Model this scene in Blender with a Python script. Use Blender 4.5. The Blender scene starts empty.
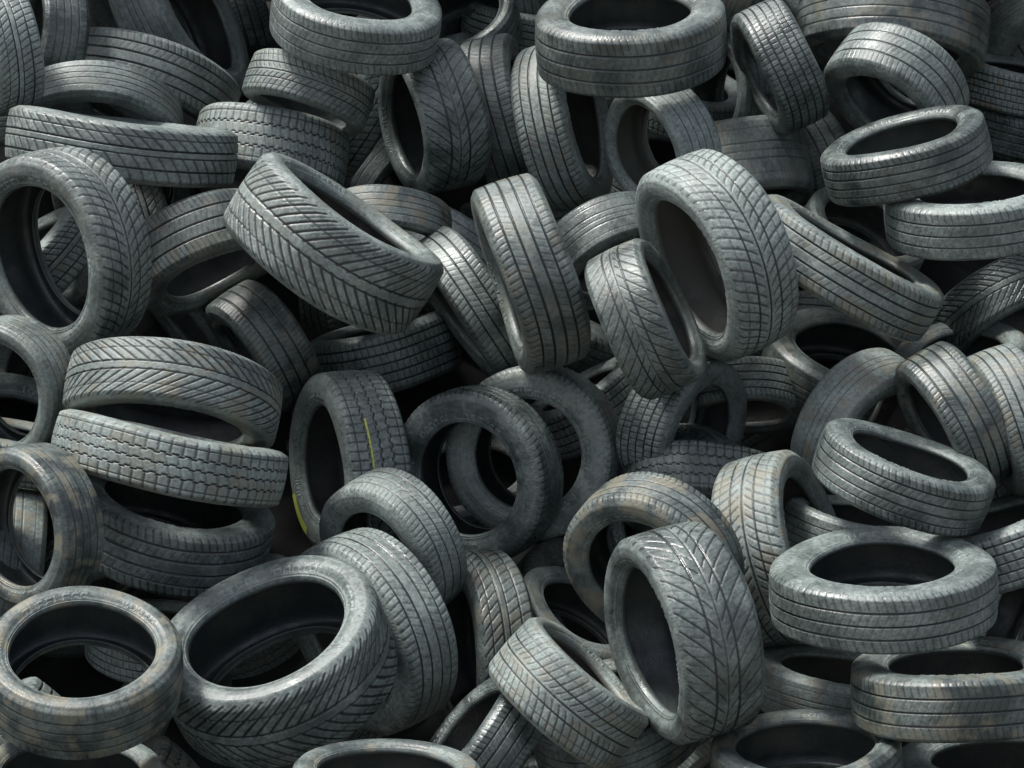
import bpy, math, random
import numpy as np
from mathutils import Vector, Matrix
rng=random.Random(7)
sc=bpy.context.scene
SL=math.radians(38)                      # angle of repose of the heap
C=np.array([0,0,1.5])                    # a point on the face of the heap
# ------------------------------------------------------------ camera
PIT=math.radians(15)
cd=bpy.data.cameras.new("camera"); cam=bpy.data.objects.new("camera",cd); sc.collection.objects.link(cam)
cam.location=(0,-7*math.cos(PIT),1.5+7*math.sin(PIT)); cam.rotation_euler=(math.pi/2-PIT,0,0)
cd.lens=77.52; cd.clip_end=2000; cd.clip_start=.05
sc.camera=cam
# ------------------------------------------------------------ tyre meshes
FONT={'S':"01111 10000 10000 01110 00001 00001 11110",'T':"11111 00100 00100 00100 00100 00100 00100",
'E':"11111 10000 10000 11110 10000 10000 11111",'L':"10000 10000 10000 10000 10000 10000 11111",
'R':"11110 10001 10001 11110 10100 10010 10001",'A':"01110 10001 10001 11111 10001 10001 10001",
'D':"11110 10001 10001 10001 10001 10001 11110",'I':"01110 00100 00100 00100 00100 00100 01110",
'U':"10001 10001 10001 10001 10001 10001 01110",'B':"11110 10001 10001 11110 10001 10001 11110",
'9':"01110 10001 10001 01111 00001 00001 01110",'1':"00100 01100 00100 00100 00100 00100 01110",
'5':"11111 10000 11110 00001 00001 10001 01110",'6':"01110 10000 10000 11110 10001 10001 01110",
'/':"00001 00001 00010 00100 01000 10000 10000",' ':"00000 00000 00000 00000 00000 00000 00000"}
def textmap(words):
    cols=[]
    for ch in words:
        a=np.array([[int(c) for c in r] for r in FONT[ch].split()]); cols.append(a); cols.append(np.zeros((7,1)))
    return np.concatenate(cols,1)
def fr(x): return x-np.floor(x)
def band(x,w,s):
    d=np.abs(fr(x+.5)-.5)
    return np.clip((w/2+s-d)/(2*s),0,1)
def line(v,c,w,s=.012): return np.clip((w/2+s-np.abs(v-c))/(2*s),0,1)
def mx(*a):
    r=a[0]
    for b in a[1:]: r=np.maximum(r,b)
    return r
def groove(t,u,v):
    a=np.abs(v); sg=np.sign(v)
    if t==0:   # directional V
        K=52
        g=.85*band(u*K-3.6*a**1.2,.17,.09)*(a>.10)*(a<.98)
        g2=.4*band(u*K-3.6*a**1.2+.5,.06,.09)*(a>.5)
        return mx(g,g2,.8*line(a,.14,.035),.5*line(a,.6,.03))
    if t==1:   # ribs plus sipes
        g=mx(line(a,.2,.05),line(a,.58,.05))
        s1=.5*band(u*80+v*1.2,.14,.1)*(a>.62)
        s2=.3*band(u*80-v*2.0,.10,.1)*(a>.24)*(a<.54)
        return mx(g,s1,s2)
    if t==2:   # zigzag
        z=.03*np.sign(fr(u*60)-.5)
        g=mx(line(v+z,.0,.04),line(v+z,.38,.04),line(v-z,-.38,.04),.6*line(a,.74,.03))
        s=.55*band(u*60+.2*sg,.14,.09)*((a>.42))
        s2=.35*band(u*60+.25+v,.1,.09)*(a<.38)
        return mx(g,s,s2)
    if t==3:   # slanted asymmetrical
        g=.6*band(u*56+1.9*v+.6*v*v,.14,.09)*(a<.96)
        return mx(g*(np.abs(v-.1)>.12),line(v,.22,.05),.8*line(v,-.03,.035),line(v,-.5,.05),.6*line(v,.62,.03))
    if t==4:   # worn ribs
        g=.6*mx(line(a,.16,.035),line(a,.52,.04))
        s=.28*band(u*72+.6*v,.10,.1)*(a>.66)
        return mx(g,s)
    if t==5:   # small blocks
        g=mx(line(a,.0,.045),line(a,.34,.05),line(a,.68,.045))
        s=.5*band(u*70+.4*v+np.where(a>.34,.5,0),.13,.09)*(a>.04)
        return mx(g,s)
    if t==6:   # curved fine V
        K=58
        g=.6*band(u*K-2.6*np.sqrt(a+.01),.14,.1)*(a>.1)
        return mx(g,.8*line(v,0,.04),.8*line(a,.36,.04),.4*line(a,.7,.03))
    if t==8:   # almost bald
        g=.35*mx(line(a,.24,.04),line(v,0,.03),.6*line(a,.66,.03))
        return mx(g,.16*band(u*90,.08,.08)*(a>.72))
    if t==9:   # long sweeping grooves
        K=36
        g=.7*band(u*K-2.7*a**.8+.18*sg,.10,.05)*(a>.07)
        g2=.35*band(u*K*2-1.6*a,.07,.08)*(a>.45)
        return mx(g,g2,.9*line(a,.30,.04),.5*line(v,0,.03))
    g=mx(line(v,-.45,.045),line(v,.0,.05),line(v,.45,.045))
    s=.42*band(u*84+1.0*v,.13,.1)*(a>.5)
    return mx(g,s,.25*band(u*84-1.6*v,.1,.1)*(a<.42))
def catmull(P,n):
    P=np.array(P,float); k=len(P)-1; out=[]
    Q=np.vstack([2*P[0]-P[1],P,2*P[-1]-P[-2]])
    for i in np.linspace(0,k,n):
        j=min(int(i),k-1); t=i-j
        a,b,c,d=Q[j],Q[j+1],Q[j+2],Q[j+3]
        out.append(.5*((2*b)+(-a+c)*t+(2*a-5*b+4*c-d)*t*t+(-a+3*b-3*c+d)*t**3))
    return np.array(out)
N=640; NT=84; NS=42; NI=16
def tyre_mesh(t,Ri,w,name):
    R=.5; h=w/2; S=R-Ri
    v=np.linspace(-1,1,NT); a=np.abs(v); q=np.clip((a-.86)/.14,0,1)
    zt=np.sign(v)*np.where(a<.86,a/.86*.80*h,.80*h+.11*h*q)
    rt=R-.008*np.clip(a/.86,0,1)**2-.018*q**1.4
    re=R-.026
    side=catmull([(re,.91*h),(Ri+.72*S,.97*h),(Ri+.5*S,1.0*h),(Ri+.3*S,.97*h),(Ri+.17*S,.90*h),(Ri+.12*S,.885*h),(Ri+.07*S,.86*h),(Ri+.025*S,.82*h),(Ri,.77*h)],NS+1)[1:]
    inn=catmull([(Ri-.002,.70*h),(Ri+.004,.62*h),(Ri+.06*S,.66*h),(Ri+.3*S,.86*h),(Ri+.55*S,.92*h),(R-.046,.84*h),(R-.032,.6*h),(R-.028,0)],NI)
    prof=[(rt[i],zt[i]) for i in range(NT)]+[tuple(p) for p in side]+[tuple(p) for p in inn]
    prof+=[(p[0],-p[1]) for p in inn[::-1][1:]]+[(p[0],-p[1]) for p in side[::-1]]
    prof=np.array(prof); M=len(prof)
    th=np.arange(N)/N*2*np.pi; u=np.arange(N)/N
    r=np.repeat(prof[:,0][None],N,0); z=np.repeat(prof[:,1][None],N,0)
    G=np.zeros((N,M)); I=np.zeros((N,M))
    V,U=np.meshgrid(v,u)
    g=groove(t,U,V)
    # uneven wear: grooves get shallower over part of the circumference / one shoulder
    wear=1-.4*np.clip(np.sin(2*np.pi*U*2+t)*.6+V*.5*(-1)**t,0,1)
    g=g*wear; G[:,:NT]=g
    dep={4:.006}.get(t,.0095)
    r[:,:NT]-=dep*g*(1-.5*q)[None]; z[:,:NT]-=np.sign(V)*dep*g*.5*q
    s0=NT; s1=NT+NS; e1=M; e0=M-NS
    fr_=np.linspace(0,1,NS)
    prf=np.zeros(NS)
    for c,wd,hh in ((.12,.03,.0018),(.30,.025,.0016),(.66,.025,.0020),(.74,.025,-.0026),(.83,.035,.0026)):
        prf+=hh*np.clip(1-np.abs(fr_-c)/wd,0,1)
    D=np.repeat(prf[None],N,0)
    words=["STEEL RADIAL","TUBELESS","195/65 R15","RADIAL  155/65"]
    for side_i in (0,1):
        DD=D.copy(); TX=np.zeros_like(DD)
        DD+=.0014*band(u*160,.4,.15)[:,None]*((fr_>.04)&(fr_<.11))[None]
        r0=int(NS*.36); r1=r0+max(9,int(NS*.24))
        st=40+t*17
        for wd in words[(t%2):(t%2)+3]:
            tm=textmap(wd); tm=np.repeat(tm,2 if (t+len(wd))%3==0 else 1,1)
            rows=np.clip(((np.arange(r0,r1)-r0)/(r1-r0)*7).astype(int),0,6)
            for ci in range(tm.shape[1]):
                th_i=(st+ci)%N if side_i==1 else (-(st+ci))%N
                TX[th_i,r0:r1]=tm[rows,ci]
            st+=tm.shape[1]+45
        DD+=.0030*TX
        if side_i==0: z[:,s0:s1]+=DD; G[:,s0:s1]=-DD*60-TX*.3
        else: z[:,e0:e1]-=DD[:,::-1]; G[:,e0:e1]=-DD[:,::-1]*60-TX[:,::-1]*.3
    I[:,s1:e0]=1
    r*=1+.007*np.sin(2*th+t)[:,None]+.003*np.sin(3*th+2*t)[:,None]
    z+=(.009*np.sin(2*th+1.7*t)+.005*np.sin(3*th+t))[:,None]
    X=np.stack([r*np.cos(th)[:,None],r*np.sin(th)[:,None],z],-1).reshape(-1,3)
    i=np.arange(N)[:,None]; j=np.arange(M)[None]
    i2=(i+1)%N; j2=(j+1)%M
    Fc=np.stack([i*M+j,i2*M+j,i2*M+j2,i*M+j2],-1).reshape(-1)
    me=bpy.data.meshes.new(name); nf=N*M
    me.vertices.add(N*M); me.vertices.foreach_set('co',X.reshape(-1))
    me.loops.add(nf*4); me.loops.foreach_set('vertex_index',Fc.astype(np.int32))
    me.polygons.add(nf); me.polygons.foreach_set('loop_start',(np.arange(nf)*4).astype(np.int32))
    me.polygons.foreach_set('use_smooth',np.ones(nf,bool))
    me.update(calc_edges=True)
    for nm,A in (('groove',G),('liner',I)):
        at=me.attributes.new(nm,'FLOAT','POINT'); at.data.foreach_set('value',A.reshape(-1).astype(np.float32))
    return me,X.reshape(N,M,3)
# ------------------------------------------------------------ materials
def nn(nt,t,**k):
    n=nt.nodes.new(t)
    for a,b in k.items(): setattr(n,a,b)
    return n
def math_(nt,op,a,b=None,clamp=False):
    n=nn(nt,'ShaderNodeMath',operation=op,use_clamp=clamp)
    for i,x in enumerate((a,b)):
        if x is None: continue
        if isinstance(x,(int,float)): n.inputs[i].default_value=x
        else: nt.links.new(x,n.inputs[i])
    return n.outputs[0]
def mixc(nt,f,a,b):
    n=nn(nt,'ShaderNodeMix',data_type='RGBA')
    for s,x in ((0,f),(6,a),(7,b)):
        if isinstance(x,(int,float)): n.inputs[s].default_value=x
        elif isinstance(x,tuple): n.inputs[s].default_value=x+(1,)
        else: nt.links.new(x,n.inputs[s])
    return n.outputs[2]
def maprange(nt,x,a,b,c=0,d=1):
    n=nn(nt,'ShaderNodeMapRange'); nt.links.new(x,n.inputs[0])
    for i,y in zip((1,2,3,4),(a,b,c,d)): n.inputs[i].default_value=y
    return n.outputs[0]
def rubber():
    m=bpy.data.materials.new("weathered_rubber"); m.use_nodes=True; nt=m.node_tree; L=nt.links
    b=nt.nodes['Principled BSDF']
    tc=nn(nt,'ShaderNodeTexCoord'); oi=nn(nt,'ShaderNodeObjectInfo')
    add=nn(nt,'ShaderNodeVectorMath',operation='ADD'); L.new(tc.outputs['Object'],add.inputs[0])
    sv=nn(nt,'ShaderNodeVectorMath',operation='SCALE'); sv.inputs[0].default_value=(37,91,53); L.new(oi.outputs['Random'],sv.inputs['Scale']); L.new(sv.outputs[0],add.inputs[1])
    P=add.outputs[0]
    def noise(s,d=5,r=.6):
        n=nn(nt,'ShaderNodeTexNoise'); n.inputs['Scale'].default_value=s; n.inputs['Detail'].default_value=d; n.inputs['Roughness'].default_value=r
        L.new(P,n.inputs['Vector']); return n.outputs[0]
    n1=noise(4.5,4,.66); n2=noise(45,3,.75); n3=noise(7,4,.6)
    rnd=oi.outputs['Random']
    r2=math_(nt,'FRACT',math_(nt,'MULTIPLY',rnd,13.7)); r3=math_(nt,'FRACT',math_(nt,'MULTIPLY',rnd,71.3))
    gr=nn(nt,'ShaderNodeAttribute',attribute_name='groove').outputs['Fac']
    li=nn(nt,'ShaderNodeAttribute',attribute_name='liner').outputs['Fac']
    dust=maprange(nt,n1,.40,.60)
    fine=maprange(nt,n2,.3,.7,.4,1.35)
    d=math_(nt,'MULTIPLY',math_(nt,'ADD',math_(nt,'MULTIPLY',dust,.38),math_(nt,'MULTIPLY',r2,.62)),fine)
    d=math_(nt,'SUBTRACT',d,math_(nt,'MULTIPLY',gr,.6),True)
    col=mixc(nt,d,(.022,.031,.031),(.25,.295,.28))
    brown=math_(nt,'MULTIPLY',maprange(nt,n3,.50,.60),maprange(nt,r3,.35,1.0,0,.85))
    col=mixc(nt,brown,col,(.165,.155,.115))
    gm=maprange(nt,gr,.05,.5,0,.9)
    col=mixc(nt,gm,col,(.009,.013,.013))  # occlusion shade of the tread grooves painted into the rubber colour
    lc=mixc(nt,maprange(nt,n3,.4,.65),(.020,.028,.029),(.046,.052,.047))
    lc=mixc(nt,maprange(nt,r2,.7,.95),lc,(.10,.10,.083))
    col=mixc(nt,li,col,lc)
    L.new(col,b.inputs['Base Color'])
    wet=math_(nt,'MULTIPLY',maprange(nt,n3,.44,.54),maprange(nt,r3,.35,.9,1.0,.0))
    ro=maprange(nt,d,0,.8,.38,.66)
    ro=math_(nt,'SUBTRACT',ro,math_(nt,'MULTIPLY',wet,.16),True)
    L.new(ro,b.inputs['Roughness']); b.inputs['Specular IOR Level'].default_value=.62
    bp=nn(nt,'ShaderNodeBump'); bp.inputs['Strength'].default_value=.45; bp.inputs['Distance'].default_value=.004
    L.new(n2,bp.inputs['Height']); L.new(bp.outputs[0],b.inputs['Normal'])
    return m
RUB=rubber()
VAR=[(0,.345,.38),(1,.335,.32),(2,.315,.32),(3,.34,.35),(4,.362,.33),(5,.32,.33),(6,.348,.36),(7,.315,.32),(8,.33,.33),(9,.35,.38)]
MESH=[];GX=[]
for t,ri,w in VAR:
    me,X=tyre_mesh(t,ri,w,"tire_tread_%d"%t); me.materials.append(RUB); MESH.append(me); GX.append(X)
# ------------------------------------------------------------ tyres lying on the face of the heap
# One record per tyre, in world units. 12 characters = six two-digit base-36 numbers:
#   x+300, y+300, z (cm) | azimuth, elevation+90 of the wheel axis (deg) | outer diameter (mm)
# followed by section width / diameter (%) and tread pattern.
TIRES="""4w622e7z4hfx 35 4|6d6v266g4dji 40 0|73801z652aib 32 1|6p9k0l5v4ijj 33 0|818p1j5l2jil 30 3|798l2k6e25ee 36 7
7d581q2b4sep 33 4|8t68260b3ubk 45 6|98731h5o4kf1 33 4|8y8l1t9a48bs 36 8|9q6c2m5k2ahq 40 9|9k7i2t6n22fo 33 1
aq862p9e31h5 38 6|be6o2v4h4wiq 28 7|bx6328304rgr 31 7|ap5u1n444ufe 33 4|b4791q0u4scy 33 8|cn7y2u484dhm 30 5
bp7o3j9w4jfh 30 1|cc8p3r5c1rdq 38 1|bn9m3f8o1wez 36 8|boaz3m8g4ggo 33 8|cqa23y674gar 36 7|9z9v3d8u2ce0 42 5
a69o2q7c12gh 33 2|809n2x6p2ngz 28 7|8k9y326y2rh0 33 7|7uaz2a6l4lgu 33 4|6ra02y5r2mh9 38 2|5b883i1j4fkp 25 2
578n2r9x4kiz 33 1|598v3v760zjt 30 0|3r8r436o2hbq 33 4|3p8r3h0v4mbt 30 5|497f366e2oe3 33 4|577z1w0y4rde 33 5
459s526g2fj3 34 6|3ib94l5g3zf2 33 3|5bar4v8o13f3 42 7|6o9q550642k7 40 0|4hba5t1f4pmt 25 3|3zcp5v7k13i4 24 4
4edn646j0uj3 33 1|4hfh6l9o3bll 30 8|5scq5i6z0qgf 42 2|6je65q5d3dgs 33 3|7icn5x5l2bfz 45 9|6rc5708e4fhh 31 7
7se06u6s40bf 36 4|87d25x9w2vg9 36 7|8wcs5t9j2whs 32 1|9jbw6u764ljb 34 7|9vbl5w6027b9 40 4|aocy6b5o2l9r 36 4
b2bw6l591vdb 40 5|aucf5i7y0tbp 60 8|cccy6s6z0ok8 33 4|c8bx6b651dee 42 7|c4ak5u5a4jgb 30 1|cqa65e684rh9 30 7
drdk659c4sdm 33 5|dwdk5o8z4rdo 33 1|bld15g5e21c0 40 7|a89m525n1zja 36 6|bg9v4w0147jk 27 1|bwbf4w8n44cm 36 4
dab5478h18f3 36 0|dtc43i5032co 33 3|9aap508h1cax 40 8|9k934l9q39ed 40 9|8i9l4w5922i0 35 1|7yb4485i1mgu 30 7
7mcl4d6g1ag7 36 4|72bb537k0yb7 33 4|70bw3j454lfw 40 5|5vap3y5s1qd2 42 7|61bq375s26bo 36 8|94b03a4u46bb 40 5
anak3j7f0xb2 33 1|azbn2u8k1aaf 33 5|bpc93t740vbv 33 1|cv8f3x551zao 36 1|cx7k28523cd2 33 4|36by6p5v2gdc 36 3
3gcv6s5m2ucl 36 4|4wh96l5l20g6 33 7|68ch676c0sdj 36 6|8fev6r944ocq 33 1|abdu608j4mb8 36 2|4v5i1l0r4vez 33 4
ap8917464ncs 36 4|c95v1i364rgi 33 7|bf832z0z4q9x 33 4|836c1m4z3ocd 36 1|8n8f0i404oev 36 5|a77s118l1cdf 36 7"""
NA=24
ang=np.arange(NA)/NA*2*np.pi
def samples(D,w,ri=.325):
    h=w*D/2; R=D/2; Ri=ri*D; out=[]
    for r,z in ((R,0),(R*.985,.7*h),(R*.985,-.7*h),((R+Ri)/2,h),((R+Ri)/2,-h),(Ri,.75*h),(Ri,-.75*h)):
        out.append(np.stack([r*np.cos(ang),r*np.sin(ang),np.full(NA,z)],1))
    return np.concatenate(out)
class Ty: pass
placed=[]
INW=np.array([0,.955,-.297])             # direction into the heap
def basis(n):
    n=n/np.linalg.norm(n); a=np.cross(n,[0.3,.5,.8]); a/=np.linalg.norm(a); return np.stack([a,np.cross(n,a),n],1)
def add_tire(c,B,D,w,tt):
    o=Ty(); o.c=c; o.B=B; o.D=D; o.w=w; o.tt=tt; o.S=samples(D,w)@B.T+c; placed.append(o); return o
for rec in TIRES.replace('\n','|').split('|'):
    code,w,tt=rec.split(); v=[int(code[i:i+2],36) for i in range(0,12,2)]
    az,el=math.radians(v[3]),math.radians(v[4]-90)
    n=np.array([math.cos(az)*math.cos(el),math.sin(az)*math.cos(el),math.sin(el)])
    c=np.array([v[0]-300,v[1]-300,v[2]])/100.; D=v[5]/1000.
    if D<.48:     # small wheels: none under 0.48 m, sunk a little deeper among their neighbours
        c=c+INW*.10-np.array([0,0,(.48-D)*.35]); D=.48
    add_tire(c,basis(n),D,int(w)/100.,int(tt))
nh=len(placed)
# ------------------------------------------------------------ the rest of the heap: deeper layers and the flanks
def penet(c,B,D,w,others):
    if not others: return 0
    S=samples(D,w)@B.T+c
    oc=np.array([o.c for o in others]); oB=np.array([o.B for o in others])
    oD=np.array([o.D for o in others])[:,None]; ow=np.array([o.w for o in others])[:,None]
    loc=np.einsum('kpi,kij->kpj',S[None]-oc[:,None],oB)
    r=np.hypot(loc[...,0],loc[...,1])
    p=np.minimum(np.minimum(r-.325*oD,.5*oD-r),ow*oD/2-np.abs(loc[...,2])).max()
    OS=np.array([o.S for o in others])
    l2=np.einsum('kpi,ij->kpj',OS-c,B); r=np.hypot(l2[...,0],l2[...,1])
    p2=np.minimum(np.minimum(r-.325*D,.5*D-r),w*D/2-np.abs(l2[...,2])).max()
    return max(p,p2)
def settle(c0,B,D,w,smin):
    near=[o for o in placed if np.linalg.norm(np.cross(o.c-c0,INW))<(o.D+D)*.56]
    for k in range(19):
        c=c0+INW*(smin+k*.04)
        nb=[o for o in near if np.linalg.norm(o.c-c)<(o.D+D)*.56]
        if penet(c,B,D,w,nb)<.035: return add_tire(c,B,D,w,rng.choice([0,1,1,2,3,4,4,5,6,7,7,8,8,9]))
US=np.array([0,math.cos(SL),math.sin(SL)])
cand=[]
for layer,(off,sp) in enumerate(((0,.40),(.30,.31),(.62,.33))):
    s=-2.3
    while s<3.2:
        x=-3.0+(.2 if int(s/sp)%2 else 0)
        while x<3.0:
            xx=x+rng.uniform(-.08,.08); ss=s+rng.uniform(-.08,.08)
            core=abs(xx)<1.75+.12*ss and -1.55<ss<2.0
            if not(layer==0 and core) and not(layer==2 and not core): cand.append((C+np.array([xx,0,0])+US*ss+INW*off,core))
            x+=sp
        s+=sp
for p,core in cand:
    n=np.array([rng.gauss(0,1),rng.gauss(0,.8)-.3,rng.gauss(0,1)+.5]); D=rng.uniform(.56,.66); w=rng.uniform(.3,.38)
    if p[2]<.3: n=np.array([rng.gauss(0,.3),rng.gauss(0,.3),1.])
    smin=0
    for o in placed[:nh]:      # never on top of the face tyres
        q=o.c-p; t=q@INW
        if np.linalg.norm(q-t*INW)<.34*(o.D+D): smin=max(smin,t+.05)
    settle(p,basis(n),D,w,smin)
# ------------------------------------------------------------ paint marks
paint=bpy.data.materials.new("yellow_paint"); paint.use_nodes=True
pb=paint.node_tree.nodes['Principled BSDF']; pb.inputs['Roughness'].default_value=.6
pn=nn(paint.node_tree,'ShaderNodeTexNoise'); pn.inputs['Scale'].default_value=60
paint.node_tree.links.new(mixc(paint.node_tree,maprange(paint.node_tree,pn.outputs[0],.45,.6),(.66,.72,.10),(.30,.34,.12)),pb.inputs['Base Color'])
def mark(parent,X,ths,js,name,lift):
    n,M,_=X.shape; P=X[np.ix_([t%n for t in ths],js)].copy()
    rr=np.hypot(P[...,0],P[...,1])[...,None]
    if lift[0]: P[...,:2]*=1+lift[0]/rr
    P[...,2]+=lift[1]
    a,b=len(ths),len(js)
    me=bpy.data.meshes.new(name); me.from_pydata([tuple(map(float,p)) for p in P.reshape(-1,3)],[],[(i*b+j,(i+1)*b+j,(i+1)*b+j+1,i*b+j+1) for i in range(a-1) for j in range(b-1)])
    me.materials.append(paint); ob=bpy.data.objects.new(name,me); sc.collection.objects.link(ob); ob.parent=parent
for k,o in enumerate(placed):
    ob=bpy.data.objects.new("car_tire",MESH[o.tt]); sc.collection.objects.link(ob)
    roll=rng.uniform(0,6.28)
    M=Matrix([list(map(float,r)) for r in o.B]).to_4x4()@Matrix.Rotation(roll,4,'Z')
    wv=VAR[o.tt][2]; sq=rng.uniform(-.015,.02)
    ob.matrix_world=Matrix.Translation(Vector(o.c))@M@Matrix.Diagonal((o.D*(1+sq),o.D*(1-sq),o.D*o.w/wv,1))
    if k==28:
        l=M.to_3x3().inverted()@Vector((0,-1,.45)); a0=int(math.atan2(l.y,l.x)/(2*math.pi)*N)
        mark(ob,GX[o.tt],list(range(a0-26,a0+34)),list(range(54,57)),"paint_line",(.0015,0))
        l=M.to_3x3().inverted()@Vector((0,.6,-1)); a0=int(math.atan2(l.y,l.x)/(2*math.pi)*N)
        mark(ob,GX[o.tt],list(range(a0-40,a0+30)),list(range(NT+3,NT+12)),"paint_dab",(0,.002))
# ------------------------------------------------------------ ground + earth core of the heap
def simple(name,c1,c2,sc_):
    m=bpy.data.materials.new(name); m.use_nodes=True; nt=m.node_tree; b=nt.nodes['Principled BSDF']
    tc=nn(nt,'ShaderNodeTexCoord'); n=nn(nt,'ShaderNodeTexNoise'); n.inputs['Scale'].default_value=sc_; n.inputs['Detail'].default_value=8
    nt.links.new(tc.outputs['Object'],n.inputs['Vector'])
    nt.links.new(mixc(nt,maprange(nt,n.outputs[0],.3,.7),c1,c2),b.inputs['Base Color']); b.inputs['Roughness'].default_value=.9
    return m
gm=bpy.data.meshes.new("ground"); gm.from_pydata([(-500,-500,0),(500,-500,0),(500,500,0),(-500,500,0)],[],[(0,1,2,3)])
gm.materials.append(simple("dirt",(.09,.08,.065),(.16,.14,.11),1.5)); sc.collection.objects.link(bpy.data.objects.new("ground",gm))
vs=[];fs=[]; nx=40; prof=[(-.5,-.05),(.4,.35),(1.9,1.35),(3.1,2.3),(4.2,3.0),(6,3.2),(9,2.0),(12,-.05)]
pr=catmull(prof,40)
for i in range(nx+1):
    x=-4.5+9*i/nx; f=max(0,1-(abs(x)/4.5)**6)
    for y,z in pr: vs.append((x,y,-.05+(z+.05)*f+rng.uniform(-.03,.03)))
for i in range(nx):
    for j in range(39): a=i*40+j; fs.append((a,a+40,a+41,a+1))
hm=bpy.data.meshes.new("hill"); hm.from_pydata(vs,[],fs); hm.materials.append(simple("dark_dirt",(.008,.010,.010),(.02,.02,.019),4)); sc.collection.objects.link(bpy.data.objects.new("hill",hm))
# ------------------------------------------------------------ light
el=math.radians(64); az=math.radians(-78)     # azimuth measured from +y toward +x
w=bpy.data.worlds.new("World"); sc.world=w; w.use_nodes=True; nt=w.node_tree
bg=nt.nodes['Background']; sky=nn(nt,'ShaderNodeTexSky',sky_type='NISHITA'); sky.sun_disc=False
sky.sun_elevation=el; sky.sun_rotation=az; sky.dust_density=4; sky.air_density=1
hs=nn(nt,'ShaderNodeHueSaturation'); hs.inputs['Saturation'].default_value=.5; hs.inputs['Value'].default_value=1.35
nt.links.new(sky.outputs[0],hs.inputs['Color']); nt.links.new(hs.outputs[0],bg.inputs[0]); bg.inputs[1].default_value=.15
sd=bpy.data.lights.new("sun",'SUN'); sd.energy=5.0; sd.angle=math.radians(14); sd.color=(1,.985,.94)
so=bpy.data.objects.new("sun",sd); sc.collection.objects.link(so)
dv=Vector((math.sin(az)*math.cos(el),math.cos(az)*math.cos(el),math.sin(el)))
so.rotation_euler=dv.to_track_quat('Z','Y').to_euler()
sc.view_settings.view_transform='Standard'; sc.view_settings.look='None'; sc.view_settings.exposure=0
